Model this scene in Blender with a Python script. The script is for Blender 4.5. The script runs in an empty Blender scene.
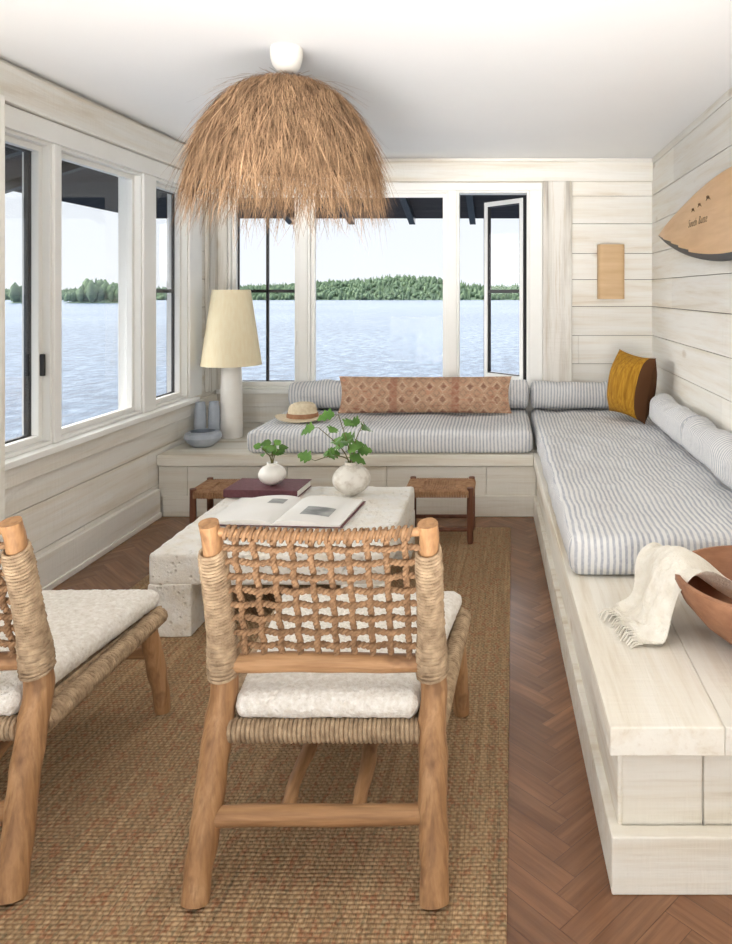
import bpy, math, random
from mathutils import Vector, Matrix, noise as mn
RN = random.Random(7)
sc = bpy.context.scene
COL = sc.collection
sc.view_settings.view_transform = 'Standard'

# ------------------------------------------------------------------ helpers
def S(r, g, b):
    def l(c):
        c /= 255.0
        return c/12.92 if c <= .04045 else ((c+.055)/1.055)**2.4
    return (l(r), l(g), l(b), 1.0)

def lerp(a, b, t): return a+(b-a)*t

def catmull(pts, k=6):
    P = [Vector(p) for p in pts]
    P = [P[0]*2-P[1]]+P+[P[-1]*2-P[-2]]
    out = []
    for i in range(1, len(P)-2):
        for j in range(k):
            t = j/k
            a, b, c, d = P[i-1], P[i], P[i+1], P[i+2]
            out.append(.5*((2*b)+(c-a)*t+(2*a-5*b+4*c-d)*t*t+(3*b-a-3*c+d)*t**3))
    out.append(P[-2])
    return out

class MB:
    def __init__(s): s.v = []; s.f = []; s.t = []; s.m = []
    def add(s, vs, fs, tone=.5, mi=0):
        b = len(s.v)
        s.v += [tuple(v) for v in vs]
        s.f += [tuple(i+b for i in f) for f in fs]
        s.t += [tone]*len(fs); s.m += [mi]*len(fs)
    def floorclamp(s): s.v = [(x, y, max(z, 0.0)) for x, y, z in s.v]; return s
    def prism(s, poly, z0, z1, tone=.5, mi=0):
        n = len(poly)
        vs = [(x, y, z0) for x, y in poly]+[(x, y, z1) for x, y in poly]
        fs = [tuple(range(n-1, -1, -1)), tuple(range(n, 2*n))]
        fs += [(i, (i+1) % n, n+(i+1) % n, n+i) for i in range(n)]
        s.add(vs, fs, tone, mi)
    def box(s, x0, x1, y0, y1, z0, z1, tone=.5, mi=0):
        x0, x1 = min(x0, x1), max(x0, x1); y0, y1 = min(y0, y1), max(y0, y1)
        s.prism([(x0, y0), (x1, y0), (x1, y1), (x0, y1)], z0, z1, tone, mi)
    def tube(s, pts, rad, n=10, tone=.5, mi=0, cap=True):
        P = [Vector(p) for p in pts]
        m = len(P)
        if not isinstance(rad, (list, tuple)): rad = [rad]*m
        if len(rad) != m:
            R0 = rad; rad = []
            for i in range(m):
                q = i/(m-1)*(len(R0)-1); k = min(int(q), len(R0)-2); rad.append(lerp(R0[k], R0[k+1], q-k))
        T = (P[1]-P[0]).normalized()
        ref = Vector((0, 0, 1)) if abs(T.z) < .9 else Vector((1, 0, 0))
        N = T.cross(ref).normalized()
        vs = []
        for i in range(m):
            a, b = P[max(0, i-1)], P[min(m-1, i+1)]
            T2 = (b-a)
            if T2.length < 1e-9: T2 = T
            T2 = T2.normalized()
            N = (N - T2*N.dot(T2))
            if N.length < 1e-6: N = T2.orthogonal()
            N.normalize(); T = T2
            B = T.cross(N)
            for k in range(n):
                a_ = 2*math.pi*k/n
                vs.append(P[i]+(N*math.cos(a_)+B*math.sin(a_))*rad[i])
        fs = []
        for i in range(m-1):
            for k in range(n):
                fs.append((i*n+k, i*n+(k+1) % n, (i+1)*n+(k+1) % n, (i+1)*n+k))
        if cap:
            fs.append(tuple(range(n-1, -1, -1))); fs.append(tuple((m-1)*n+k for k in range(n)))
        s.add(vs, fs, tone, mi)
    def coil(s, p0, p1, R, r, turns, n=6, per=12, Rf=None):
        p0 = Vector(p0); p1 = Vector(p1); d = p1-p0; T = d.normalized()
        A = T.orthogonal().normalized(); B = T.cross(A)
        pts = []
        N = int(turns*per)
        for i in range(N+1):
            t = i/N; a = 2*math.pi*turns*t
            rr = R*(Rf(t) if Rf else 1)
            pts.append(p0+d*t+(A*math.cos(a)+B*math.sin(a))*rr)
        s.tube(pts, r, n)
    def coilpath(s, path, R, r, turns, n=6, per=12, Rf=None, slant=0.0):
        P = [Vector(p) for p in path]; N = int(turns*per); pts = []
        for i in range(N+1):
            t = i/N; q = t*(len(P)-1); k = min(int(q), len(P)-2)
            c = P[k].lerp(P[k+1], q-k); T = (P[k+1]-P[k]).normalized()
            A = (Vector((0, 1, 0)) - T*T.y).normalized(); B = T.cross(A)
            a = 2*math.pi*turns*t; rr = R*(Rf(t) if Rf else 1)
            w = .0020*mn.noise((i*.11, 3.3, R*90))
            pts.append(c+(A*math.cos(a)+B*math.sin(a))*(rr+w)+T*(slant*math.cos(a)+w))
        s.tube(pts, r, n)
    def lathe(s, prof, n=40, c=(0, 0, 0), tone=.5, mi=0, fn=None, capb=True, capt=False):
        vs = []
        for r, z in prof:
            for k in range(n):
                a = 2*math.pi*k/n
                p = Vector((r*math.cos(a), r*math.sin(a), z))
                if fn: p = fn(p, a)
                vs.append(p+Vector(c))
        m = len(prof); fs = []
        for i in range(m-1):
            for k in range(n):
                fs.append((i*n+k, i*n+(k+1) % n, (i+1)*n+(k+1) % n, (i+1)*n+k))
        if capb: fs.append(tuple(range(n-1, -1, -1)))
        if capt: fs.append(tuple((m-1)*n+k for k in range(n)))
        s.add(vs, fs, tone, mi)
    def grid(s, fn, nu, nv, tone=.5, mi=0):
        vs = [fn(i/nu, j/nv) for j in range(nv+1) for i in range(nu+1)]
        w = nu+1
        fs = [(j*w+i, j*w+i+1, (j+1)*w+i+1, (j+1)*w+i) for j in range(nv) for i in range(nu)]
        s.add(vs, fs, tone, mi)
    def rbox(s, c, size, r, n=8, fn=None, nr=4, mi=0):
        c = Vector(c); H = [x/2 for x in size]
        def samples(h, cnt):
            rr = min(r, h*.999)
            e = [h-rr+rr*math.sin(math.pi/2*k/nr) for k in range(1, nr+1)]
            mid = [lerp(-(h-rr), (h-rr), k/cnt) for k in range(cnt+1)] if h-rr > 1e-4 else [0.0]
            return [-x for x in reversed(e)]+mid+e
        ns = n if isinstance(n, (list, tuple)) else (n, n, n)
        ax = [samples(H[i], ns[i]) for i in range(3)]
        idx = {}; vs = []; fs = []
        def vid(p):
            key = tuple(round(x, 5) for x in p)
            if key in idx: return idx[key]
            inner = Vector([max(-(H[i]-min(r, H[i])), min(H[i]-min(r, H[i]), p[i])) for i in range(3)])
            d = Vector(p)-inner
            q = inner+(d.normalized()*min(r, 10) if d.length > 1e-9 else d)
            q = Vector([max(-H[i], min(H[i], q[i])) for i in range(3)])
            if fn: q = fn(q)
            idx[key] = len(vs); vs.append(q+c); return idx[key]
        for a in range(3):
            b, d = (a+1) % 3, (a+2) % 3
            for sg in (-1, 1):
                for i in range(len(ax[b])-1):
                    for j in range(len(ax[d])-1):
                        q = []
                        for (ii, jj) in ((i, j), (i+1, j), (i+1, j+1), (i, j+1)):
                            p = [0, 0, 0]; p[a] = sg*H[a]; p[b] = ax[b][ii]; p[d] = ax[d][jj]
                            q.append(vid(p))
                        if sg < 0: q.reverse()
                        if len(set(q)) >= 3:
                            qq = []
                            for x in q:
                                if x not in qq: qq.append(x)
                            fs.append(tuple(qq))
        s.add(vs, fs, .5, mi)
    def build(s, name, mats, parent=None, smooth=False, bevel=0, loc=None, rot=None, sharp=40, seg=2):
        me = bpy.data.meshes.new(name)
        me.from_pydata(s.v, [], s.f); me.validate(); me.update()
        if not isinstance(mats, (list, tuple)): mats = [mats]
        for m in mats: me.materials.append(m)
        if len(me.polygons) == len(s.f):
            at = me.attributes.new('tone', 'FLOAT', 'FACE')
            at.data.foreach_set('value', s.t)
            me.polygons.foreach_set('material_index', s.m)
        if smooth:
            me.polygons.foreach_set('use_smooth', [True]*len(me.polygons))
            if sharp: me.set_sharp_from_angle(angle=math.radians(sharp))
        o = bpy.data.objects.new(name, me); COL.objects.link(o)
        if parent: o.parent = parent
        if loc: o.location = loc
        if rot: o.rotation_euler = rot
        if bevel:
            b = o.modifiers.new('bevel', 'BEVEL'); b.width = bevel; b.segments = seg; b.limit_method = 'ANGLE'
        return o

def tag(o, label, cat, group=None):
    o['label'] = label; o['category'] = cat
    if group: o['group'] = group
    return o
def thing(name, label, cat, loc=(0, 0, 0), rz=0, group=None):
    o = bpy.data.objects.new(name, None); COL.objects.link(o)
    o.empty_display_size = .1
    o.location = loc; o.rotation_euler = (0, 0, rz)
    return tag(o, label, cat, group)
def struct(o): o['kind'] = 'structure'; return o
def copy_thing(o, loc, rz, label):
    c = o.copy(); COL.objects.link(c); c.location = loc; c.rotation_euler = (0, 0, rz); c['label'] = label
    for ch in list(o.children):
        d = ch.copy(); COL.objects.link(d); d.parent = c
        for g in list(ch.children):
            e = g.copy(); COL.objects.link(e); e.parent = d
    return c

# ------------------------------------------------------------------ materials
class NT:
    def __init__(s, name):
        s.m = bpy.data.materials.new(name); s.m.use_nodes = True
        s.t = s.m.node_tree; s.b = s.t.nodes['Principled BSDF']
    def n(s, typ, **kw):
        x = s.t.nodes.new(typ)
        for k, v in kw.items(): setattr(x, k, v)
        return x
    def l(s, a, b): s.t.links.new(a, b)
    def set(s, node, key, val):
        if hasattr(val, 'is_output'): s.l(val, node.inputs[key])
        else: node.inputs[key].default_value = val
    def math(s, op, a, b=0.0, c=None):
        x = s.n('ShaderNodeMath', operation=op); s.set(x, 0, a); s.set(x, 1, b)
        if c is not None: s.set(x, 2, c)
        return x.outputs[0]
    def mix(s, f, a, b, blend='MIX'):
        x = s.n('ShaderNodeMix', data_type='RGBA', blend_type=blend)
        s.set(x, 0, f); s.set(x, 6, a); s.set(x, 7, b); return x.outputs[2]
    def coord(s, scale=(1, 1, 1), out='Object', rz=0):
        tc = s.n('ShaderNodeTexCoord'); o = tc.outputs[out]
        if rz:
            m0 = s.n('ShaderNodeMapping'); m0.inputs['Rotation'].default_value = (0, 0, rz); s.l(o, m0.inputs['Vector']); o = m0.outputs[0]
        mp = s.n('ShaderNodeMapping')
        mp.inputs['Scale'].default_value = scale; s.l(o, mp.inputs['Vector']); return mp.outputs[0]
    def noise(s, vec, scale, detail=4, rough=.55, dist=0):
        x = s.n('ShaderNodeTexNoise'); s.l(vec, x.inputs['Vector']); x.inputs['Scale'].default_value = scale
        x.inputs['Detail'].default_value = detail; x.inputs['Roughness'].default_value = rough; x.inputs['Distortion'].default_value = dist
        return x.outputs['Fac']
    def ramp(s, f, stops):
        x = s.n('ShaderNodeValToRGB'); s.l(f, x.inputs[0]); e = x.color_ramp.elements
        e[0].position, e[0].color = stops[0]; e[1].position, e[1].color = stops[-1]
        for p, c in stops[1:-1]:
            k = e.new(p); k.color = c
        return x.outputs[0]
    def tone(s, col, tone, k=1.0):
        at = s.n('ShaderNodeAttribute', attribute_name='tone')
        kk = s.math('MULTIPLY_ADD', at.outputs['Fac'], 2*tone, (1-tone)*k)
        cc = s.n('ShaderNodeCombineColor')
        for i in range(3): s.l(kk, cc.inputs[i])
        return s.mix(1.0, col, cc.outputs[0], 'MULTIPLY')
    def bump(s, h, strength=.3, dist=.01):
        x = s.n('ShaderNodeBump'); x.inputs['Strength'].default_value = strength; x.inputs['Distance'].default_value = dist
        s.l(h, x.inputs['Height']); s.l(x.outputs[0], s.b.inputs['Normal'])
    def fin(s, col, rough=.6, spec=.3):
        s.set(s.b, 'Base Color', col); s.set(s.b, 'Roughness', rough); s.b.inputs['Specular IOR Level'].default_value = spec
        return s.m
K0, K1 = (0, 0, 0, 1), (1, 1, 1, 1)

def M(name, c1, c2=None, rough=.6, sc_=(1, 1, 1), ns=6, bump=0, bs=60, tone=0, spec=.3, lo=.3, hi=.7, bd=.005, detail=4):
    t = NT(name); v = t.coord(sc_)
    if c2 is None: c2 = tuple(x*.85 for x in c1[:3])+(1,)
    col = t.ramp(t.noise(v, ns, detail), [(lo, c1), (hi, c2)])
    if tone: col = t.tone(col, tone)
    if bump: t.bump(t.noise(v, bs, 3), bump, bd)
    return t.fin(col, rough, spec)

def whitewash(name, grain, k=1.0, c=((244, 241, 233), (239, 233, 221), (223, 212, 192)), tone=.05, wear=.14):
    t = NT(name)
    sc1 = {'X': (.8, 14, 14), 'Y': (14, .8, 14), 'Z': (14, 14, .8)}[grain]
    sc2 = {'X': (3, 60, 60), 'Y': (60, 3, 60), 'Z': (60, 60, 3)}[grain]
    sc3 = {'X': (60, 6, 6), 'Y': (6, 60, 6), 'Z': (6, 6, 60)}[grain]
    sc4 = {'X': (3.2, 7, 7), 'Y': (7, 3.2, 7), 'Z': (7, 7, 3.2)}[grain]
    v1 = t.coord(sc1); v2 = t.coord(sc2); v0 = t.coord(sc4); v3 = t.coord(sc3)
    a = t.noise(v1, 1.0, 5, .6, .4)
    col = t.ramp(a, [(.28, S(*c[2])), (.42, S(*c[1])), (.56, S(*c[0])), (.8, S(*c[0]))])
    b = t.noise(v2, 1.0, 4, .6)
    f = t.ramp(b, [(.54, K0), (.75, K1)])
    col = t.mix(t.math('MULTIPLY', f, wear), col, S(192, 173, 142))
    vo = t.n('ShaderNodeTexVoronoi'); t.l(v0, vo.inputs['Vector']); vo.inputs['Scale'].default_value = .55
    kn = t.ramp(t.math('ADD', vo.outputs['Distance'], t.math('MULTIPLY', t.noise(v1, 2.0, 3), .12)), [(.10, K1), (.17, K0)])
    col = t.mix(t.math('MULTIPLY', kn, .4), col, S(176, 150, 116))
    col = t.tone(col, tone, k)
    saw = t.noise(v3, 1.0, 3)
    t.bump(t.math('ADD', b, saw), .6, .004)
    return t.fin(col, .7, .2)

WX = whitewash('whitewashed_plank_x', 'X'); WY = whitewash('whitewashed_plank_y', 'Y'); WZ = whitewash('whitewashed_plank_z', 'Z')
WZW = whitewash('weathered_post', 'Z', c=((232, 228, 220), (212, 206, 195), (164, 156, 145)), wear=.55)
WB = whitewash('whitewashed_bench', 'X', k=.95, c=((237, 232, 220), (230, 222, 206), (208, 194, 170)), wear=.3)
WBY = whitewash('whitewashed_bench_long', 'Y', k=.96, c=((238, 233, 221), (231, 223, 207), (208, 194, 170)), wear=.3)
GAP = M('plank_gap', S(104, 88, 68), rough=.9)
GAPF = M('floor_gap', S(82, 58, 42), rough=.9)
PAINT = M('warm_white_paint', S(248, 247, 242), S(244, 242, 236), rough=.45, ns=3)
CEILM = M('ceiling_paint', S(247, 247, 247), S(245, 245, 245), rough=.8, ns=2)
DARK = M('dark_bronze_frame', S(58, 56, 56), S(46, 44, 44), rough=.45, ns=8)
def floorm(name, rz):
    t = NT(name); v = t.coord((4, 70, 1), rz=rz); v2 = t.coord((1.5, 14, 1), rz=rz)
    g = t.noise(v, 1.0, 5, .6); b = t.noise(v2, 1.0, 3, .5, .6)
    col = t.ramp(b, [(.3, S(146, 104, 73)), (.7, S(119, 81, 55))])
    col = t.mix(t.math('MULTIPLY', t.ramp(g, [(.42, K0), (.66, K1)]), .5), col, S(94, 62, 41))
    col = t.tone(col, .14)
    t.bump(g, .12, .003)
    return t.fin(col, .27, .55)
FA = floorm('herringbone_oak_a', -math.pi/4); FB = floorm('herringbone_oak_b', math.pi/4)
def jute():
    t = NT('jute_weave')
    tc = t.n('ShaderNodeTexCoord'); sx = t.n('ShaderNodeSeparateXYZ'); t.l(tc.outputs['Object'], sx.inputs[0])
    x, y = sx.outputs[0], sx.outputs[1]
    wob = t.noise(t.coord((22, 22, 1)), 1.0, 2)
    row = t.math('ADD', t.math('MULTIPLY', y, 82.0), t.math('MULTIPLY', wob, .6)); ri = t.math('FLOOR', row); rf = t.math('FRACT', row)
    off = t.math('MULTIPLY', t.math('MODULO', t.math('ABSOLUTE', ri), 2.0), .5)
    cl = t.math('FRACT', t.math('ADD', t.math('MULTIPLY', x, 62.0), t.math('ADD', off, t.math('MULTIPLY', wob, 1.4))))
    h1 = t.math('SINE', t.math('MULTIPLY', rf, math.pi)); h2 = t.math('SINE', t.math('MULTIPLY', cl, math.pi))
    h = t.math('MULTIPLY', h1, t.math('POWER', h2, .7))
    v = t.coord((20, .5, 1)); a = t.noise(v, 1.0, 5, .72)
    col = t.ramp(a, [(.32, S(124, 106, 82)), (.42, S(186, 152, 114)), (.50, S(150, 122, 90)), (.57, S(200, 166, 126)), (.68, S(134, 118, 92))])
    v3 = t.coord((52, 22, 1)); r = t.noise(v3, 1.0, 3)
    fr = t.ramp(r, [(.53, K0), (.60, K1)])
    col = t.mix(t.math('MULTIPLY', fr, .55), col, S(164, 98, 68))
    v5 = t.coord((60, 30, 1)); r5 = t.noise(v5, 1.3, 3)
    fr5 = t.ramp(r5, [(.57, K0), (.64, K1)])
    col = t.mix(t.math('MULTIPLY', fr5, .5), col, S(122, 122, 98))
    v4 = t.coord((90, 90, 1)); g = t.noise(v4, 1.0, 3)
    gf = t.ramp(g, [(.42, K0), (.66, K1)])
    col = t.mix(t.math('MULTIPLY', gf, .40), col, S(218, 192, 154))
    dk = t.math('SUBTRACT', 1.0, h)
    col = t.mix(t.math('MULTIPLY', dk, .5), col, S(98, 74, 51))
    t.bump(h, .7, .006)
    return t.fin(col, .85, .1)
JUTE = jute()

def stripes(name, axis, side):
    t = NT(name)
    tc = t.n('ShaderNodeTexCoord'); sx = t.n('ShaderNodeSeparateXYZ'); t.l(tc.outputs['Object'], sx.inputs[0])
    ge = t.n('ShaderNodeNewGeometry'); sn = t.n('ShaderNodeSeparateXYZ'); t.l(ge.outputs['Normal'], sn.inputs[0])
    ix = {'X': 0, 'Y': 1, 'Z': 2}
    a = sx.outputs[ix[axis]]
    if side:
        b = sx.outputs[ix[side]]
        f = t.math('GREATER_THAN', t.math('ABSOLUTE', sn.outputs[ix[axis]]), .75)
        a = t.math('ADD', t.math('MULTIPLY', a, t.math('SUBTRACT', 1.0, f)), t.math('MULTIPLY', b, f))
    wob = t.noise(t.coord((3, 3, 3)), 1.5, 3)
    a = t.math('ADD', a, t.math('MULTIPLY', wob, .024))
    q = t.math('FRACT', t.math('MULTIPLY', a, 1/.0212))
    s1 = t.math('SUBTRACT', 1.0, t.math('MULTIPLY', t.math('ABSOLUTE', t.math('SUBTRACT', q, .5)), 3.4))
    f1 = t.ramp(s1, [(.05, K0), (.45, K1)])
    sc_ = (120, 26, 120) if axis == 'X' else (26, 120, 120)
    fib = t.noise(t.coord(sc_), 1.0, 3, .7)
    big = t.noise(t.coord((6, 6, 6)), 1.0, 3)
    fac = t.math('MULTIPLY', f1, t.math('MULTIPLY_ADD', t.ramp(fib, [(.3, K0), (.7, K1)]), .34, .40))
    fac = t.math('MULTIPLY', fac, t.math('MULTIPLY_ADD', big, .6, .65))
    col = t.mix(fac, S(238, 237, 234), S(134, 142, 162))
    fib2 = t.noise(t.coord((90, 90, 90)), 1.0, 3)
    col = t.mix(t.math('MULTIPLY', fib2, .18), col, S(194, 197, 203))
    wr = t.math('ADD', t.noise(t.coord((1, 1, 1)), 9, 5, .6, 1.2), t.math('MULTIPLY', fib, .12))
    t.bump(wr, .7, .03)
    return t.fin(col, .9, .1)
STX = stripes('ticking_stripe_x', 'X', 'Y'); STY = stripes('ticking_stripe_y', 'Y', 'X')

def woodm(name, c1, c2, sc_=(18, 18, 2), rough=.5): return M(name, c1, c2, rough=rough, sc_=sc_, ns=1.6, bump=.2, bs=6, spec=.3)
def teakm(name, g):
    t = NT(name)
    v = t.coord({'Z': (22, 22, 2), 'X': (2, 22, 22), 'Y': (22, 2, 22)}[g]); v2 = t.coord({'Z': (90, 90, 5), 'X': (5, 90, 90), 'Y': (90, 5, 90)}[g])
    v3 = t.coord({'Z': (14, 14, 9), 'X': (9, 14, 14), 'Y': (14, 9, 14)}[g])
    col = t.ramp(t.noise(v, 1.5, 4, .6, .5), [(.3, S(190, 149, 108)), (.5, S(170, 128, 88)), (.72, S(138, 101, 69))])
    f = t.noise(v2, 1.0, 3)
    col = t.mix(t.math('MULTIPLY', t.ramp(f, [(.5, K0), (.7, K1)]), .45), col, S(118, 85, 59))
    k = t.noise(v3, 1.0, 3)
    col = t.mix(t.math('MULTIPLY', t.ramp(k, [(.60, K0), (.70, K1)]), .6), col, S(102, 71, 49))
    t.bump(t.math('ADD', f, k), .45, .005)
    return t.fin(col, .55, .3)
TEAK = teakm('weathered_teak', 'Z'); TEAKX = teakm('weathered_teak_cross', 'X'); TEAKY = teakm('weathered_teak_long', 'Y')
ROPE = M('pale_rope', S(198, 172, 140), S(138, 115, 90), rough=.9, ns=45, bump=.6, bs=300)
CANE = M('brown_cane', S(172, 136, 102), S(118, 90, 66), rough=.85, ns=60, bump=.6, bs=260, spec=.15)
BOUCLE = M('white_boucle', S(245, 241, 233), S(220, 212, 199), rough=.95, ns=80, bump=.9, bs=110, bd=.008, spec=.05)
STOOLW = woodm('dark_walnut', S(128, 82, 60), S(92, 58, 42))
RUSH = M('rush_weave', S(182, 142, 106), S(140, 102, 72), rough=.8, ns=40, bump=.5, bs=160)
def stone():
    t = NT('limewashed_stone'); v = t.coord()
    a = t.noise(v, 9, 7, .7)
    col = t.ramp(a, [(.28, S(230, 219, 198)), (.42, S(245, 239, 227)), (.6, S(250, 247, 240))])
    vo = t.n('ShaderNodeTexVoronoi'); t.l(v, vo.inputs['Vector']); vo.inputs['Scale'].default_value = 42
    pit = t.ramp(t.math('ADD', vo.outputs['Distance'], t.math('MULTIPLY', t.noise(v, 24, 5, .7), .6)), [(.30, K0), (.62, K1)])
    col = t.mix(t.math('MULTIPLY', t.math('SUBTRACT', 1.0, pit), .2), col, S(214, 199, 172))
    hh = t.math('ADD', pit, t.noise(v, 45, 6, .7))
    t.bump(hh, .9, .010)
    return t.fin(col, .9, .1)
STONE = stone()
CERW = M('white_glazed_ceramic', S(244, 241, 234), S(236, 231, 222), rough=.35, ns=8, spec=.5)
CERS = M('speckled_ceramic', S(234, 229, 219), S(188, 177, 160), rough=.7, ns=22, bump=.3, bs=60, lo=.45, hi=.75)
CERG = M('blue_grey_ceramic', S(152, 162, 174), S(186, 192, 200), rough=.35, ns=10)
CERL = M('pale_grey_ceramic', S(184, 192, 201), S(162, 171, 182), rough=.2, ns=12, spec=.5)
SHADE = M('cream_linen_shade', S(242, 230, 198), S(237, 221, 184), rough=.9, sc_=(1, 1, .2), ns=60, bump=.15, bs=200)
GRASS = M('dried_grass', S(184, 150, 117), S(136, 108, 83), rough=.9, ns=14, tone=.5, spec=.08)
GRASSIN = M('grass_underlayer', S(108, 82, 60), S(84, 62, 46), rough=.9, ns=30)
STRAW = M('straw_weave', S(238, 224, 196), S(220, 202, 168), rough=.85, ns=60, bump=.4, bs=180)
BAND = M('tan_hatband', S(176, 132, 100), S(154, 110, 80), rough=.8, ns=40)
BOWLW = woodm('reddish_bowl_wood', S(178, 130, 98), S(142, 98, 72), (4, 10, 14), .55)
THROW = M('cream_waffle_throw', S(244, 239, 227), S(232, 224, 208), rough=.95, ns=30, bump=.8, bs=110, bd=.008, spec=.05)
LEAF = M('leaf_green', S(112, 150, 74), S(72, 112, 50), rough=.45, ns=14, tone=.35)
STEM = M('stem_green_brown', S(110, 110, 62), S(92, 80, 48), rough=.7, ns=20)
PAGE = M('book_paper', S(244, 242, 237), S(238, 235, 228), rough=.8, ns=4)
PRINT = M('printed_grey_picture', S(205, 205, 200), S(120, 122, 120), rough=.6, ns=9)
MAROON = M('maroon_cloth_cover', S(112, 70, 76), S(94, 58, 62), rough=.7, ns=60)
INK = M('dark_ink', S(70, 58, 50), rough=.7)
INKF = M('faint_ink', S(104, 80, 58), rough=.7)
BOARDW = woodm('varnished_board_wood', S(224, 182, 132), S(208, 162, 110), (14, 1.5, 14), .35)
BLACK = M('black_edge', S(30, 32, 38), S(22, 24, 30), rough=.4)
SCON = woodm('sconce_pale_veneer', S(216, 184, 142), S(202, 166, 124), (2, 2, 16), .5)
def mustard():
    t = NT('mustard_fabric'); v = t.coord((60, 60, 6))
    col = t.ramp(t.noise(v, 1.4, 4), [(.3, S(194, 146, 50)), (.7, S(150, 104, 32))])
    tc = t.n('ShaderNodeTexCoord'); sx = t.n('ShaderNodeSeparateXYZ'); t.l(tc.outputs['Object'], sx.inputs[0])
    q = t.math('ABSOLUTE', t.math('SUBTRACT', t.math('FRACT', t.math('MULTIPLY', sx.outputs[0], 16.0)), .5))
    col = t.mix(t.math('MULTIPLY', t.ramp(q, [(.04, K1), (.14, K0)]), .35), col, S(116, 74, 26))
    f = t.math('MAXIMUM', t.math('GREATER_THAN', sx.outputs[1], .0), t.math('GREATER_THAN', sx.outputs[0], .142))
    col = t.mix(f, col, S(88, 58, 36)); t.bump(t.noise(t.coord((60, 60, 60)), 1.0), .4, .004)
    return t.fin(col, .85, .15)
def kilim():
    t = NT('kilim_fabric'); tc = t.n('ShaderNodeTexCoord'); sx = t.n('ShaderNodeSeparateXYZ'); t.l(tc.outputs['Object'], sx.inputs[0])
    x, z = sx.outputs[0], sx.outputs[2]
    def tri(a, k, o=0.0): return t.math('ABSOLUTE', t.math('SUBTRACT', t.math('FRACT', t.math('ADD', t.math('MULTIPLY', a, k), o)), .5))
    xs = t.math('ADD', x, t.math('MULTIPLY', t.noise(t.coord((14, 14, 14)), 1.0, 2), .02))
    base = t.ramp(t.noise(t.coord((8, 1, 34)), 1.5, 4), [(.3, S(194, 138, 110)), (.5, S(190, 158, 130)), (.7, S(164, 104, 80))])
    wn = t.noise(t.coord((28, 28, 28)), 1.0, 4, .7)
    wf = t.ramp(wn, [(.32, K0), (.6, K1)])
    # stepped diamonds in rows with bands between
    zq = t.math('DIVIDE', t.math('FLOOR', t.math('MULTIPLY', z, 110.0)), 110.0)
    d = t.math('ADD', tri(xs, 11.0), t.math('MULTIPLY', tri(zq, 11.5, .5), .9))
    f1 = t.ramp(d, [(.22, K1), (.26, K0)])
    f2 = t.ramp(t.math('ABSOLUTE', t.math('SUBTRACT', d, .36)), [(.04, K1), (.06, K0)])
    f4 = t.ramp(t.math('ABSOLUTE', t.math('SUBTRACT', d, .70)), [(.05, K1), (.08, K0)])
    col = t.mix(t.math('MULTIPLY', t.math('MULTIPLY', f1, wf), .8), base, S(108, 62, 54))
    col = t.mix(t.math('MULTIPLY', t.math('MULTIPLY', f2, wf), .6), col, S(224, 206, 180))
    col = t.mix(t.math('MULTIPLY', t.math('MULTIPLY', f4, wf), .6), col, S(112, 92, 82))
    b = t.ramp(tri(x, 2.4), [(.05, K1), (.07, K0)])
    col = t.mix(t.math('MULTIPLY', b, .5), col, S(150, 86, 66))
    wn2 = t.noise(t.coord((70, 70, 160)), 1.0, 3)
    col = t.mix(t.math('MULTIPLY', wn2, .34), col, S(206, 172, 146))
    t.bump(t.math('ADD', t.noise(t.coord((80, 80, 160)), 1.0), t.noise(t.coord(), 12, 3)), .5, .008)
    return t.fin(col, .9, .1)
MUST = mustard(); KIL = kilim()
def glassm():
    t = NT('window_glass'); nt = t.t; nt.nodes.remove(t.b)
    out = nt.nodes['Material Output']
    tr = t.n('ShaderNodeBsdfTransparent'); gl = t.n('ShaderNodeBsdfGlossy'); gl.inputs['Roughness'].default_value = .02
    fr = t.n('ShaderNodeFresnel'); fr.inputs['IOR'].default_value = 1.3; mx = t.n('ShaderNodeMixShader')
    t.l(t.math('MULTIPLY', fr.outputs[0], .10), mx.inputs[0]); t.l(tr.outputs[0], mx.inputs[1]); t.l(gl.outputs[0], mx.inputs[2]); t.l(mx.outputs[0], out.inputs[0])
    return t.m
GLASS = glassm()
def waterm():
    t = NT('lake_water'); v = t.coord((1.3, .8, 1))
    a = t.noise(v, 1.0, 9, .78)
    b = t.noise(t.coord((.02, .02, 1)), 1.0, 3)
    f = t.math('ADD', t.math('MULTIPLY', a, .85), t.math('MULTIPLY', b, .15))
    col = t.ramp(f, [(.40, S(40, 62, 84)), (.5, S(72, 93, 114)), (.61, S(116, 134, 150))])
    t.bump(t.noise(v, .9, 6, .7), .6, .4)
    return t.fin(col, .45, .10)
WATER = waterm()
def forestm():
    t = NT('distant_forest'); v = t.coord((1, .6, .8))
    col = t.ramp(t.noise(v, .5, 6, .75), [(.36, S(76, 98, 62)), (.5, S(104, 126, 80)), (.64, S(138, 154, 102))])
    col = t.tone(col, .22)
    col = t.mix(.34, col, S(146, 162, 156))  # aerial haze painted in: pale grey-green mixed evenly over the foliage colour
    return t.fin(col, .95, 0)
FOREST = forestm()
SOFFIT = M('dark_porch_boards', S(74, 66, 64), S(56, 50, 48), rough=.8, sc_=(1, 8, 1), ns=3)

# ------------------------------------------------------------------ room constants
XL, XR, YB, ZC = -2.08, 1.08, 5.36, 2.32
YN = -2.0
OPL = (2.98, 4.885, .65, 2.035)
OPB = (-1.99, .19, .65, 2.085)

def subrect(rects, o):
    out = []
    for (a, b, c, d) in rects:
        if o[0] >= b or o[1] <= a or o[2] >= d or o[3] <= c: out.append((a, b, c, d)); continue
        if c < o[2]: out.append((a, b, c, o[2]))
        if d > o[3]: out.append((a, b, o[3], d))
        c2, d2 = max(c, o[2]), min(d, o[3])
        if a < o[0]: out.append((a, o[0], c2, d2))
        if b > o[1]: out.append((o[1], b, c2, d2))
    return out

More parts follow.
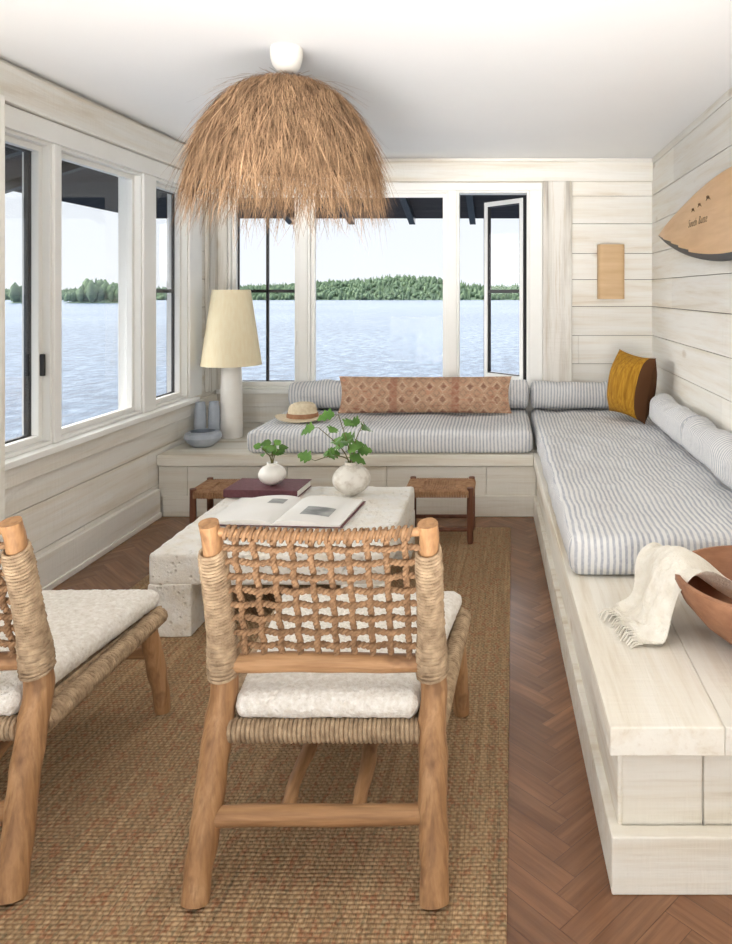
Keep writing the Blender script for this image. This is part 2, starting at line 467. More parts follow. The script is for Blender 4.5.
def uvbox(mb, wall, u0, u1, d0, d1, z0, z1, tone=.5, mi=0):
    if wall == 'back': mb.box(u0, u1, YB+d0, YB+d1, z0, z1, tone, mi)
    elif wall == 'left': mb.box(XL-d1, XL-d0, u0, u1, z0, z1, tone, mi)
    else: mb.box(XR+d0, XR+d1, u0, u1, z0, z1, tone, mi)

def planked(name, wall, u0, u1, opens, mat, rows):
    mb = MB()
    rs = [(u0, u1, 0, ZC)]
    for o in opens: rs = subrect(rs, o)
    for r in rs: uvbox(mb, wall, r[0], r[1], .02, .14, r[2], r[3], .5, 1)
    z = 0.0
    i = 0
    while z < ZC-.01:
        h = rows[i % len(rows)]; i += 1
        z1 = min(z+h, ZC)
        cuts = [u0]; u = u0+RN.uniform(.8, 2.2)
        while u < u1-.5: cuts.append(u); u += RN.uniform(1.6, 3.0)
        cuts.append(u1)
        for a, b in zip(cuts, cuts[1:]):
            g = RN.uniform(.0014, .0028)
            rr = [(a+.001, b-.001, z+g, z1-g)]
            for o in opens: rr = subrect(rr, o)
            tn = RN.random()
            for r in rr:
                if r[1]-r[0] > .004 and r[3]-r[2] > .004: uvbox(mb, wall, r[0], r[1], 0, .02, r[2], r[3], tn, 0)
        z = z1
    return struct(mb.build(name, [mat, GAP]))

rows = [.19, .215, .2, .225, .205, .21, .195]
planked('wall_back', 'back', XL-.14, XR+.14, [OPB], WX, rows)
planked('wall_left', 'left', .6, YB, [OPL], WY, rows)
planked('wall_right', 'right', YN, YB, [], WY, rows)
mb = MB(); mb.box(XL-.14, XR+.14, YN, YB+.14, ZC, ZC+.12); struct(mb.build('ceiling', CEILM))

# floor, herringbone planks
mb = MB(); W, L = .066, .33
mb.box(XL-.14, XR+.14, YN, YB+.14, -.10, -.004, .1, 2)
c45 = math.sqrt(.5)
def clip(poly, f):
    out = []
    for i in range(len(poly)):
        a, b = poly[i], poly[(i+1) % len(poly)]; fa, fb = f(a), f(b)
        if fa >= 0: out.append(a)
        if (fa >= 0) != (fb >= 0):
            t = fa/(fa-fb); out.append((lerp(a[0], b[0], t), lerp(a[1], b[1], t)))
    return out
for j in range(-14, 15):
    for i in range(-80, 170):
        for kind in (0, 1):
            ox, oy = i*W+j*L, i*W-j*L
            if kind == 0: u0, u1, v0, v1 = ox, ox+L, oy, oy+W
            else: u0, u1, v0, v1 = ox+L, ox+L+W, oy+W-L, oy+W
            g = .0006
            poly = [((u-v)*c45-.3, (u+v)*c45-1.0) for u, v in ((u0+g, v0+g), (u1-g, v0+g), (u1-g, v1-g), (u0+g, v1-g))]
            if max(p[0] for p in poly) < XL or min(p[0] for p in poly) > XR or max(p[1] for p in poly) < -.2 or min(p[1] for p in poly) > YB: continue
            for f in (lambda p: p[0]-XL, lambda p: XR-p[0], lambda p: p[1]-YN, lambda p: YB-p[1]):
                poly = clip(poly, f)
                if len(poly) < 3: break
            if len(poly) < 3: continue
            mb.add([(x, y, 0) for x, y in poly], [tuple(range(len(poly)))], RN.random(), kind)
struct(mb.build('floor', [FA, FB, GAPF]))

# baseboard + trims
mb = MB(); mb.box(XL, XL+.025, .6, 4.44, 0, .17); mb.box(XL, XL+.035, .6, 4.44, .0, .03); struct(mb.build('baseboard_left', WY, bevel=.004))
def trim(n, wall, u0, u1, d0, d1, z0, z1, mat, bevel=.004):
    m = MB(); uvbox(m, wall, u0, u1, d0, d1, z0, z1, RN.random()); return struct(m.build('trim_%d' % n, mat, bevel=bevel))
trim(1, 'back', XL+.04, XR, -.035, 0, 2.145, 2.29, WX)
trim(2, 'left', .6, YB-.0, -.04, 0, 2.135, 2.29, WY)
trim(3, 'back', XL+.02, .30, -.018, 0, 2.085, 2.14, PAINT)
trim(4, 'left', 2.98, YB-.02, -.02, 0, 2.035, 2.13, PAINT)
trim(5, 'left', 2.96, YB-.02, -.022, 0, .53, .62, WY)
trim(6, 'left', 2.96, 4.95, -.055, .03, .62, .65, PAINT)
trim(7, 'back', XL+.02, .30, -.018, 0, .52, .62, WX)
trim(8, 'back', XL+.02, .30, -.05, .03, .62, .65, PAINT)
trim(9, 'back', .285, .495, -.07, 0, .37, 2.145, WZW, .008)
trim(10, 'back', .19, .285, -.018, .10, .65, 2.085, PAINT)
trim(11, 'left', 2.74, 2.96, -.09, 0, .0, 2.135, WZ)
trim(12, 'left', 4.885, 5.08, -.015, 0, .65, 2.035, PAINT)
trim(13, 'back', XL, -1.99, -.03, 0, .37, 2.145, WZW)
trim(14, 'left', 5.16, 5.33, -.03, 0, .65, 2.035, WZW)

# windows
def ring(mb, wall, u0, u1, z0, z1, w, d0, d1):
    uvbox(mb, wall, u0, u1, d0, d1, z0, z0+w); uvbox(mb, wall, u0, u1, d0, d1, z1-w, z1)
    uvbox(mb, wall, u0, u0+w, d0, d1, z0+w, z1-w); uvbox(mb, wall, u1-w, u1, d0, d1, z0+w, z1-w)
FW = .016
def window(n, wall, u0, u1, z0, z1, dark=None, opened=False, sw=.028):
    mb = MB(); ring(mb, wall, u0, u1, z0, z1, FW, .0, .13)
    fr = struct(mb.build('window_%d' % n, PAINT, bevel=.002))
    a, b, c, d = u0+FW, u1-FW, z0+FW, z1-FW
    if not opened:
        mb = MB(); ring(mb, wall, a, b, c, d, sw, .035, .07); mb.build('sash', PAINT, fr, bevel=.003)
        mb = MB(); uvbox(mb, wall, a+sw-.004, b-sw+.004, .053, .057, c+sw-.004, d-sw+.004); mb.build('pane', GLASS, fr)
    if dark:
        mb = MB()
        ring(mb, wall, a+.001, b-.001, c+.001, d-.001, sw+.005, .078, .10 if n != 3 else .088)
        if 'v' in dark: m_ = (a+b)/2; uvbox(mb, wall, m_-.010, m_+.010, .08, .10, c, d)
        if 'h' in dark: uvbox(mb, wall, a, b, .08, .095, 1.345, 1.368)
        mb.build('screen_frame', DARK, fr, bevel=.002)
    if not opened and n != 2 and n != 5:
        mb = MB(); uu = b-.015 if n in (1, 4) else a+.015
        uvbox(mb, wall, uu-.007, uu+.007, .015, .036, c+.30, c+.40); mb.build('latch', DARK if n == 1 else PAINT, fr, bevel=.003)
    return fr
window(1, 'left', 2.98, 3.415, .65, 2.035, dark='x')
window(2, 'left', 3.47, 4.265, .65, 2.035)
window(3, 'left', 4.415, 4.885, .65, 2.035, dark='h')
window(4, 'back', -1.99, -1.475, .65, 2.085, dark='vh')
window(5, 'back', -1.415, -.395, .65, 2.085)
w6 = window(6, 'back', -.335, .19, .65, 2.085, opened=True)
def leafring(mb, x0, x1, za, zb, w, ya, yb):
    mb.box(x0, x1, ya, yb, za, za+w); mb.box(x0, x1, ya, yb, zb-w, zb); mb.box(x0, x0+w, ya, yb, za+w, zb-w); mb.box(x1-w, x1, ya, yb, za+w, zb-w)
Wd, z0, z1 = .45, .675, 2.06; fw = .052
mb = MB(); leafring(mb, -Wd, 0, z0, z1, .009, -.014, .018); leafring(mb, -Wd+.009, -.009, z0+.009, z1-.009, fw-.009, .003, .018); leafring(mb, -Wd+.045, -.045, z0+.045, z1-.045, fw-.045, -.012, .0029); mb.box(-Wd+fw, -fw, -.012, .018, 1.342, 1.368)
lf = mb.build('open_sash', DARK, w6, bevel=.002, loc=(.165, YB+.14, 0), rot=(0, 0, math.radians(-47)))
mb = MB(); leafring(mb, -Wd+.0095, -.0095, z0+.0095, z1-.0095, .035, -.018, .0025); mb.build('inner_frame', PAINT, lf, bevel=.002)
mb = MB(); mb.box(-Wd+fw-.003, -fw+.003, -.008, -.004, z0+fw-.003, 1.342); mb.box(-Wd+fw-.003, -fw+.003, -.008, -.004, 1.368, z1-fw+.003); mb.build('pane', GLASS, lf)
for k, (wl, a, b, za, zb) in enumerate((('left', 3.415, 3.47, .65, 2.035), ('left', 4.265, 4.415, .65, 2.035), ('back', -1.475, -1.415, .65, 2.085), ('back', -.395, -.335, .65, 2.085))):
    trim(15+k, wl, a, b, -.012, .13, za, zb, PAINT)

# ------------------------------------------------------------------ outside
mb = MB(); mb.add([(-1500, -300, -3), (900, -300, -3), (900, 1200, -3), (-1500, 1200, -3)], [(0, 1, 2, 3)])
o = mb.build('lake_water', WATER); tag(o, 'rippled blue lake water stretching away beyond the windows', 'lake'); o['kind'] = 'stuff'
def crown(mb, r, x, y, z, R, H, conif, tone):
    n, m = 7, 5; vs = []; sd = r.uniform(0, 50)
    for j in range(m+1):
        t = j/m
        rad = R*(1.02-t)*(1 if t > .05 else .7) if conif else R*math.sin(math.pi*(.08+.90*t))**.7
        for k in range(n):
            a = 2*math.pi*(k+.5*(j % 2))/n; w = 1+.35*mn.noise((k*1.7+sd, j*1.3, sd))
            vs.append((x+rad*w*math.cos(a), y+rad*w*math.sin(a), z+H*t+.25*R*mn.noise((k*2.1, j*1.9, sd))))
    fs = [(j*n+k, j*n+(k+1) % n, (j+1)*n+(k+1) % n, (j+1)*n+k) for j in range(m) for k in range(n)]
    fs.append(tuple(m*n+k for k in range(n)))
    mb.add(vs, fs, tone)
prof = [(-700, 289), (-300, 288), (0, 290), (60, 289), (128, 288), (170, 288), (240, 285), (315, 281), (345, 279), (380, 276), (420, 277), (443, 280), (470, 285), (500, 286), (540, 284), (800, 282)]
def topy(px):
    for (a, ya), (b, yb) in zip(prof, prof[1:]):
        if a <= px <= b:
            t = (px-a)/(b-a); t = t*t*(3-2*t); return lerp(ya, yb, t)
    return 285
def hill(X): return (300-topy(503+X/400*740))*400/740
mb = MB(); n = 500; vs = []; nr = 6
for i in range(n+1):
    X = lerp(-640, 160, i/n); h = max(.6, hill(X)-2.6)*1.15
    for j in range(nr):
        t = j/(nr-1); vs.append((X, 400+60*t, -3.1+h*math.sin(t*math.pi/2)))
mb.add(vs, [(i*nr+j, (i+1)*nr+j, (i+1)*nr+j+1, i*nr+j+1) for i in range(n) for j in range(nr-1)], .35)
r = random.Random(21)
for k in range(6500):
    X = r.uniform(-640, 160); t = r.random()**1.1; h = max(.6, hill(X)-2.6)*1.15
    z = -3.2+h*math.sin(t*math.pi/2); con = r.random() < .4
    R = r.uniform(.7, 1.6)*(.7 if con else 1); H = r.uniform(1.8, 3.4)*(1.35 if con else 1)
    crown(mb, r, X, 399+60*t, z, R, H, con, r.random())
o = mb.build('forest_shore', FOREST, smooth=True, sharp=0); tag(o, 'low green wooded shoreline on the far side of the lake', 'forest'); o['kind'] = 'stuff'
# nearer wooded point in the left windows
mb = MB(); D0 = 290.0
def PX(px): return (px-503)*D0/740
for (pa, pb, hmax, cnt) in ((62, 134, 8.4, 190), (8, 34, 6.8, 60)):
    xa, xb = PX(pa), PX(pb)
    N = 24; vs = []
    for i in range(N+1):
        t = i/N; X = lerp(xa, xb, t); h = 1.6*math.sin(math.pi*t)**.6
        vs += [(X, D0-1, -3.1), (X, D0+3, -3.1+h), (X, D0+12, -3.1+h*1.2), (X, D0+22, -3.1)]
    mb.add(vs, [(i*4+j, (i+1)*4+j, (i+1)*4+j+1, i*4+j+1) for i in range(N) for j in range(3)], .4)
    for k in range(cnt):
        t = r.random(); X = lerp(xa, xb, t); env = (math.sin(math.pi*min(1, t*2.2 if t < .23 else .5))*(1-.65*max(0, (t-.35)/.65)))*(.75+.4*mn.noise((X*.25, 3, 1)))
        con = r.random() < .45; H = hmax*env*r.uniform(.5, 1.2)+1.5; R = H*(.18 if con else .27)
        crown(mb, r, X, D0+r.uniform(0, 16), -2.4, R, H, con, r.random())
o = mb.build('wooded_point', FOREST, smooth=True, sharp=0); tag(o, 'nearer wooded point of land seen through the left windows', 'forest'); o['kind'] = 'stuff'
# porch roof
rf = thing('porch_roof', 'dark boarded porch roof overhanging outside the windows', 'roof', (0, 0, 0))
mb = MB(); A = (-2.24, 5.52); B = (-3.55, 7.35)
zi, ze = 2.52, 2.08
V = [(A[0], -1, zi), (A[0], A[1], zi), (2.5, A[1], zi), (B[0], -1, ze), (B[0], B[1], ze), (2.5, B[1], ze)]
V2 = [(x, y, z+.08) for x, y, z in V]
mb.add(V+V2, [(0, 3, 4, 1), (1, 4, 5, 2), (6, 7, 10, 9), (7, 8, 11, 10), (3, 9, 10, 4), (4, 10, 11, 5), (0, 1, 7, 6), (1, 2, 8, 7), (0, 6, 9, 3), (2, 5, 11, 8)])
mb.build('roof_deck', SOFFIT, rf)
for k in range(9):
    y = .2+k*.62
    mb = MB(); mb.add([(A[0], y-.03, zi-.09), (B[0], y-.03, ze-.06), (B[0], y-.03, ze), (A[0], y-.03, zi), (A[0], y+.03, zi-.09), (B[0], y+.03, ze-.06), (B[0], y+.03, ze), (A[0], y+.03, zi)], [(0, 1, 2, 3), (7, 6, 5, 4), (0, 4, 5, 1), (2, 6, 7, 3), (1, 5, 6, 2), (0, 3, 7, 4)]); mb.build('rafter', DARK, rf)
for k in range(7):
    x = -2.1+k*.6
    mb = MB(); mb.add([(x-.03, A[1], zi-.09), (x-.03, B[1], ze-.06), (x-.03, B[1], ze), (x-.03, A[1], zi), (x+.03, A[1], zi-.09), (x+.03, B[1], ze-.06), (x+.03, B[1], ze), (x+.03, A[1], zi)], [(3, 2, 1, 0), (4, 5, 6, 7), (1, 5, 4, 0), (3, 7, 6, 2), (2, 6, 5, 1), (4, 7, 3, 0)]); mb.build('rafter', DARK, rf)

# ------------------------------------------------------------------ benches
ZT = .37
BX = .1835
bb = thing('built_in_bench', 'whitewashed plank bench under the back windows', 'bench', (0, 0, 0))
mb = MB(); mb.box(XL+.002, .205, 4.47, YB-.002, .0, .3045)
mb.build('body', WB, bb)
mb = MB(); xs = [XL+.004, -1.90, -1.30, -.70, -.10, .2]
for a, b in zip(xs, xs[1:]): mb.box(a+.0015, b-.0015, 4.458, 4.47, .12, .30, RN.random())
mb.build('front_panel', WB, bb, bevel=.003)
mb = MB()
for a, b in zip([4.44, 4.62, 4.85, 5.1], [4.62, 4.85, 5.1, YB-.002]): mb.box(XL+.002, BX, a+.001, b-.001, .305, ZT, RN.random())
mb.build('seat_top', WB, bb, bevel=.003)
mb = MB(); mb.box(XL+.036, .2, 4.445, 4.47, 0.0, .125); mb.build('plinth', WB, bb, bevel=.004)

def fx(y): return lerp(.245, .185, min(1, (y-1.67)/(4.44-1.67)))
rb = thing('built_in_bench', 'whitewashed plank bench along the right wall with an exposed near end', 'bench', (0, 0, 0))
XE = XR-.002
mb = MB(); mb.prism([(fx(1.71)+.03, 1.71), (XE, 1.71), (XE, YB-.002), (.215, YB-.002), (.215, 4.44)], 0, .3045); mb.build('body', WBY, rb)
mb = MB()
ys = [1.695, 2.02, 2.75, 3.5, 4.44]
for a, b in zip(ys, ys[1:]): mb.prism([(fx(a)+.018, a+.002), (fx(a)+.03, a+.002), (fx(b)+.03, b-.002), (fx(b)+.018, b-.002)], .12, .303, RN.random())
mb.build('front_panel', WBY, rb, bevel=.003)
mb = MB(); xs = [fx(1.67)+.021, .46, .75, XR-.004]
for a, b in zip(xs, xs[1:]): mb.box(a+.002, b-.002, 1.700, 1.71, .12, .303, RN.random())
mb.build('end_panel', WB, rb, bevel=.003)
mb = MB(); y0, y1 = 1.665, YB-.002
mb.prism([(fx(y0)-.004, y0), (.4995, y0), (.4995, y1), (.185, y1), (.185, 4.44)], .305, ZT, .8)
mb.prism([(.5005, y0), (.79, y0), (.79, y1), (.5005, y1)], .305, ZT, .3)
mb.prism([(.791, y0), (XE, y0), (XE, y1), (.791, y1)], .305, ZT, .6)
mb.build('seat_top', WBY, rb, bevel=.003)
mb = MB(); mb.prism([(fx(1.655)-.002, 1.655), (XR-.004, 1.655), (XR-.004, 1.695), (fx(1.695)+.03, 1.695), (fx(4.44)+.03, 4.44), (fx(4.44)-.002, 4.44)], 0, .13, .6); mb.build('plinth', WB, rb, bevel=.004)

# cushions
CH = .142
def cush_fn(size, crown_, amp, seed=0):
    hx, hy, hz = size[0]/2, size[1]/2, size[2]/2
    def g(q):
        wx = amp*.5*mn.noise((q.x*7+seed, q.y*7, q.z*9))
        if q.z > 0:
            u, v = q.x/hx, q.y/hy
            q = q+Vector((0, 0, crown_*(1-u*u)*(1-v*v)+amp*mn.noise((q.x*3+seed, q.y*3, 0))+amp*.6*mn.noise((q.x*9+seed, q.y*9, 2))+amp*.3*mn.noise((q.x*20+seed, q.y*20, 2))))
        bul = .009*(1-(q.z/hz)**2)+wx
        return q+Vector((math.copysign(bul, q.x) if abs(q.x) > hx-.01 else 0, math.copysign(bul, q.y) if abs(q.y) > hy-.01 else 0, 0))
    return g
sz = (1.72, .86, CH); mb = MB(); mb.rbox((0, 0, 0), sz, .034, (70, 40, 4), cush_fn(sz, .006, .010))
o = mb.build('seat_cushion', STX, smooth=True, sharp=0, loc=(-.687, 4.90, ZT+CH/2+.001)); tag(o, 'long blue and white striped seat cushion under the back windows', 'cushion')
sz = (.855, 2.80, CH); mb = MB(); g0 = cush_fn(sz, .008, .016, 7)
def g1(q):
    q = g0(q); y = q.y
    e = lerp(.03, -.005, (y+1.4)/2.8)
    return Vector((q.x+e*(1-(q.x+.4275)/.855), q.y, q.z))
mb.rbox((0, 0, 0), sz, .034, (40, 110, 4), g1)
o = mb.build('seat_cushion', STX, smooth=True, sharp=0, loc=(.634, 3.935, ZT+CH/2+.001)); tag(o, 'long striped seat cushion on the right wall bench', 'cushion')
ZS = ZT+CH+.015
def bolster(a0, a1, c, along, th, h, mat, label, seed):
    ln = a1-a0; r = min(th, h)*.48; ex = r*.7
    L2 = ln+2*ex
    sz = (L2, th, h) if along == 'X' else (th, L2, h); mb = MB(); ax = 0 if along == 'X' else 1
    def g(q):
        al = q[ax]; e = L2/2-r
        if abs(al) > e: al = math.copysign(e+(abs(al)-e)*.3, al)
        q = q.copy(); q[ax] = al
        sag = -.014*(1-(2*al/ln)**2)
        p = Vector((q.x+seed, q.y, q.z))
        a = .022*mn.noise(p*5)+.010*mn.noise(p*14)
        if q.z > 0: q.z += a+sag*(q.z/(h/2))
        q[1-ax] += .010*mn.noise(p*7)
        return q
    mb.rbox((0, 0, 0), sz, r, (40 if along == 'X' else 3, 3 if along == 'X' else 40, 3), g, nr=7)
    m = (a0+a1)/2
    o = mb.build('bolster', mat, smooth=True, sharp=0, loc=(m, c, ZS+h/2) if along == 'X' else (c, m, ZS+h/2)); tag(o, label, 'bolster', 'striped bolsters on the benches'); return o
bolster(-1.51, .185, 5.245, 'X', .19, .20, STX, 'long striped bolster behind the rust patterned lumbar pillow', 1)
bolster(.192, .86, 5.245, 'X', .19, .195, STX, 'short striped bolster left of the mustard pillow', 2)
bolster(3.775, 4.62, .985, 'Y', .155, .195, STY, 'striped bolster on the right wall nearer the mustard pillow', 3)
bolster(2.56, 3.768, .985, 'Y', .155, .195, STY, 'striped bolster on the right wall nearer the wooden bowl', 4)

def pillow(name, w, h, t, mat, loc, rot, label, pin=.05, ex=2.6, cat='pillow'):
    mb = MB(); N = 34
    def side(sg):
        def fn(a, b):
            u, v = a*2-1, b*2-1
            th = t/2*max(0, (1-abs(u)**ex)*(1-abs(v)**ex))**.6
            x = w/2*u*(1-pin*(1-v*v)*u*u); z = h/2*v*(1-pin*(1-u*u)*v*v)
            k = (1-u**4)*(1-v**4)
            th += (.006*mn.noise((x*7, z*7, sg))+.004*mn.noise((x*16, z*16, sg)))*k
            return (x, sg*th, z+h/2)
        return fn
    mb.grid(side(-1), N, N); mb.grid(lambda a, b: side(1)(1-a, b), N, N)
    o = mb.build(name, mat, smooth=True, sharp=0, loc=loc, rot=rot); tag(o, label, cat); return o
pillow('lumbar_pillow', 1.18, .25, .13, KIL, (-.53, 5.01, ZS+.001), (math.radians(-10), 0, 0), 'long rust and tan kilim patterned lumbar pillow under the back windows', .04)
pillow('throw_pillow', .38, .42, .27, MUST, (.80, 4.80, ZS+.010), (math.radians(-8), math.radians(5), math.radians(-62)), 'mustard yellow throw pillow with a dark brown side in the bench corner', .08, 2.3)

# straw hat
h = thing('straw_hat', 'pale straw hat with a tan band on the striped cushion', 'hat', (-1.30, 4.80, ZT+CH+.014))
def hf(p, a):
    r = math.hypot(p.x, p.y); q = Vector((p.x*1.0, p.y*.86, p.z))
    if r > .09: q.z += .022*(abs(math.cos(a))**2)*((r-.09)/.08)
    elif p.z > .06: q.z -= .018*max(0, 1-abs(p.y)/.035)*1.0
    return q
mb = MB(); mb.lathe([(.172, .0), (.174, .004), (.15, .006), (.12, .008), (.100, .012), (.096, .03), (.092, .06), (.085, .088), (.072, .102), (.05, .108), (.025, .106), (.001, .105)], 48, fn=hf); mb.build('hat_body', STRAW, h, smooth=True, sharp=60)
mb = MB(); mb.lathe([(.1015, .012), (.1025, .013), (.0995, .04), (.098, .041)], 48, fn=hf, capb=False); mb.build('hat_band', BAND, h, smooth=True)

# table lamp
lp = thing('table_lamp', 'white column table lamp with a cream shade on the bench end', 'lamp', (-1.835, 5.0, ZT))
mb = MB(); mb.lathe([(.072, 0), (.075, .004), (.074, .02), (.070, .3), (.066, .46), (.060, .485), (.03, .495), (.018, .50), (.016, .55), (.0, .55)], 48); mb.build('base', CERW, lp, smooth=True)
mb = MB(); mb.lathe([(.195, .488), (.1975, .488), (.124, .995), (.1215, .995), (.195, .488)], 64, capb=False); mb.build('lamp_shade', SHADE, lp, smooth=True)
mb = MB(); mb.tube([(-.12, 0, .96), (.12, 0, .96)], .003, 6); mb.tube([(0, -.12, .96), (0, .12, .96)], .003, 6); mb.tube([(0, 0, .54), (0, 0, .98)], .005, 8); mb.build('shade_carrier', DARK, lp)

# ceramics by the lamp
o = MB(); o.lathe([(.05, 0), (.06, .003), (.10, .035), (.115, .06), (.108, .085), (.085, .098), (.078, .098), (.098, .078), (.10, .06), (.06, .02), (.0, .018)], 40)
o = o.build('ceramic_bowl', CERG, smooth=True, loc=(-1.905, 4.70, ZT+.001)); tag(o, 'low rounded blue grey ceramic bowl beside the table lamp', 'bowl')
for k, (x, y, hh, lb) in enumerate(((-2.005, 4.90, .25, 'slim blue grey vase at the window side behind the round bowl'), (-1.925, 4.93, .25, 'slim blue grey vase next to the lamp behind the round bowl'))):
    m = MB(); m.lathe([(.034, 0), (.038, .004), (.039, hh*.5), (.037, hh*.8), (.030, hh*.97), (.031, hh), (.027, hh), (.026, hh*.9), (.03, .03), (0, .03)], 28)
    v = m.build('ceramic_vase', CERL, smooth=True, loc=(x, y, ZT+.001)); tag(v, lb, 'vase')

# ------------------------------------------------------------------ rug
mb = MB(); mb.box(-.86, .86, -1.66, 1.66, 0, .010)
o = mb.build('area_rug', JUTE, loc=(-.838, 2.57, .0005), bevel=.004, rot=(0, 0, math.radians(-.8))); tag(o, 'large tan woven jute area rug on the herringbone floor', 'rug')
ZR = .0125

# ------------------------------------------------------------------ coffee table
ct = thing('coffee_table', 'chunky pale stone coffee table on the jute rug', 'table', (-.92, 3.37, ZR))
def rough(amp, f=14):
    def g(q):
        d = amp*mn.noise((q.x*f, q.y*f, q.z*f))+amp*.6*mn.noise((q.x*f*3, q.y*f*3, q.z*f*3))
        return q+q.normalized()*d
    return g
mb = MB(); mb.rbox((0, 0, .26), (.915, 1.0, .125), .014, (70, 74, 10), lambda q: Vector((q.x, q.y, q.z+.003*mn.noise((q.x*12, q.y*12, 0))))+Vector((.005*mn.noise((q.y*18, q.z*18, 3)), .005*mn.noise((q.x*18, q.z*18, 6)), .002*mn.noise((q.x*40, q.y*40, 1)))), nr=2)
mb.build('tabletop', STONE, ct, smooth=True)
for sx in (-1, 1):
    for sy in (-1, 1):
        mb = MB(); mb.rbox((sx*.3745, sy*.4165, .101), (.17, .17, .205), .006, (10, 10, 12), rough(.003), nr=2)
        mb.floorclamp().build('leg', STONE, ct, smooth=True)
ZTab = ZR+.3225+.005

# open book
ob = thing('open_book', 'large open book with white pages lying flat on the coffee table', 'book', (-.985, 3.385, ZTab), math.radians(-4))
def pg(sx):
    def hgt(t): return .006+.02*math.sin(min(1, t*1.25)*math.pi)**.6*(1-.55*t) if t > 0 else .004
    mb = MB(); N = 18
    vs = []; W2 = .30; D2 = .195
    for i in range(N+1):
        t = i/N; x = sx*t*W2; z = hgt(t)+.004
        vs += [(x, -D2, .003), (x, D2, .003), (x, -D2, z), (x, D2, z)]
    fs = []
    for i in range(N):
        a, b = i*4, (i+1)*4
        fs += [(a+2, b+2, b+3, a+3), (a, a+1, b+1, b), (a, b, b+2, a+2), (a+1, a+3, b+3, b+1)]
    fs += [(0, 2, 3, 1), (N*4, N*4+1, N*4+3, N*4+2)]
    if sx < 0: fs = [tuple(reversed(f)) for f in fs]
    mb.add(vs, fs); mb.build('page_block', PAGE, ob, smooth=True, sharp=35)
    def pic(a, b):
        t = lerp(.30, .74, a) if sx > 0 else lerp(.15, .4, a)
        return (sx*t*W2, lerp(-.10, .02, b) if sx > 0 else lerp(.06, .13, b), hgt(t)+.0052)
    m2 = MB(); m2.grid(pic if sx > 0 else (lambda a, b: pic(1-a, b)), 14, 4); m2.build('printed_picture', PRINT, ob, smooth=True)
pg(-1); pg(1)
mb = MB(); mb.box(-.31, .31, -.20, .20, 0, .003); mb.build('cover', MAROON, ob)
# closed book
cb = thing('closed_book', 'closed maroon hardcover book under the small white vase', 'book', (-1.185, 3.742, ZTab), math.radians(-3))
mb = MB(); mb.box(-.185, .185, -.115, .115, 0, .004); mb.box(-.185, .185, -.115, .115, .034, .038); mb.box(-.185, .185, -.115, -.110, .004, .034); mb.build('cover', MAROON, cb, bevel=.0015)
mb = MB(); mb.box(-.180, .180, -.110, .110, .004, .034); mb.build('page_block', PAGE, cb)

# vases and foliage
def vase(name, R, H, mat, loc, label, neck):
    pr = []
    for i in range(15):
        a = lerp(-.42*math.pi, .40*math.pi, i/14)
        pr.append((R*math.cos(a), H*.5+H*.5*math.sin(a)/math.sin(.42*math.pi)*.94))
    pr[0] = (pr[0][0], 0)
    top = pr[-1][1]
    pr += [(neck, top+.004), (neck*.95, H*1.04), (neck*1.05, H*1.06), (neck*.8, H*1.06), (neck*.75, H*.95), (R*.75, H*.6), (R*.5, H*.15), (0, H*.12)]
    mb = MB(); mb.lathe(pr, 40); o = mb.build(name, mat, smooth=True, sharp=50, loc=loc); tag(o, label, 'vase'); return o
VX = -.755
vase('ceramic_vase', .094, .155, CERS, (VX, 3.69, ZTab), 'round speckled off white ceramic vase holding a leafy branch', .034)
vase('ceramic_vase', .068, .105, CERW, (-1.165, 3.735, ZTab+.038), 'small round smooth white vase on the maroon book', .026)
def leaf(mb, base, d, up, L, Wd, lob, tone, curl=.25):
    d = Vector(d).normalized(); up = Vector(up); s_ = d.cross(up).normalized(); nrm = s_.cross(d).normalized()
    N = 12; vs = []
    for i in range(N+1):
        t = i/N
        w = Wd*math.sin(math.pi*min(1, t**.75))**.8*(1+lob*math.cos(t*math.pi*7))*.5
        c = Vector(base)+d*(L*t)-Vector((0, 0, 1))*(curl*L*t*t)
        vs += [c-s_*w+nrm*w*.35, c, c+s_*w+nrm*w*.35]
    fs = []
    for i in range(N):
        a = i*3; fs += [(a, a+1, a+4, a+3), (a+1, a+2, a+5, a+4)]
    mb.add(vs, fs, tone)
def plant(name, loc, stems, nl, L, label, seed, lob):
    r = random.Random(seed)
    t = thing(name, label, 'plant', loc)
    sm = MB(); lm = MB()
    for st in stems:
        P = catmull([(0, 0, 0)]+st, 6); sm.tube(P, [.0035, .0018], 6)
        for k in range(nl):
            f = lerp(.42, 1.0, k/(nl-1)); p = P[int(f*(len(P)-1))]
            a = k*2.4+r.uniform(-.4, .4); el = r.uniform(-.1, .9)
            d = Vector((math.cos(a), math.sin(a), el))
            pe = p+d.normalized()*L*.25
            sm.tube([p, pe], .0014, 5)
            up = Vector((r.uniform(-.5, .5), -.9, .8))
            leaf(lm, pe, d, up, L*r.uniform(.75, 1.2), L*.8, lob, r.random(), r.uniform(.1, .5))
    sm.build('stem', STEM, t, smooth=True); lm.build('foliage', LEAF, t, smooth=True, sharp=0)
plant('leafy_branch', (VX, 3.69, ZTab+.12), [[(-.03, 0, .08), (-.08, .0, .14), (-.17, .02, .21)], [(-.01, 0, .09), (-.02, -.02, .15), (-.06, -.02, .28)], [(.01, 0, .08), (.02, 0, .15), (.06, .01, .24)], [(-.02, -.01, .06), (-.09, -.03, .08), (-.17, -.05, .06)]], 5, .074, 'green lobed leafy branch in the round speckled vase', 3, .32)
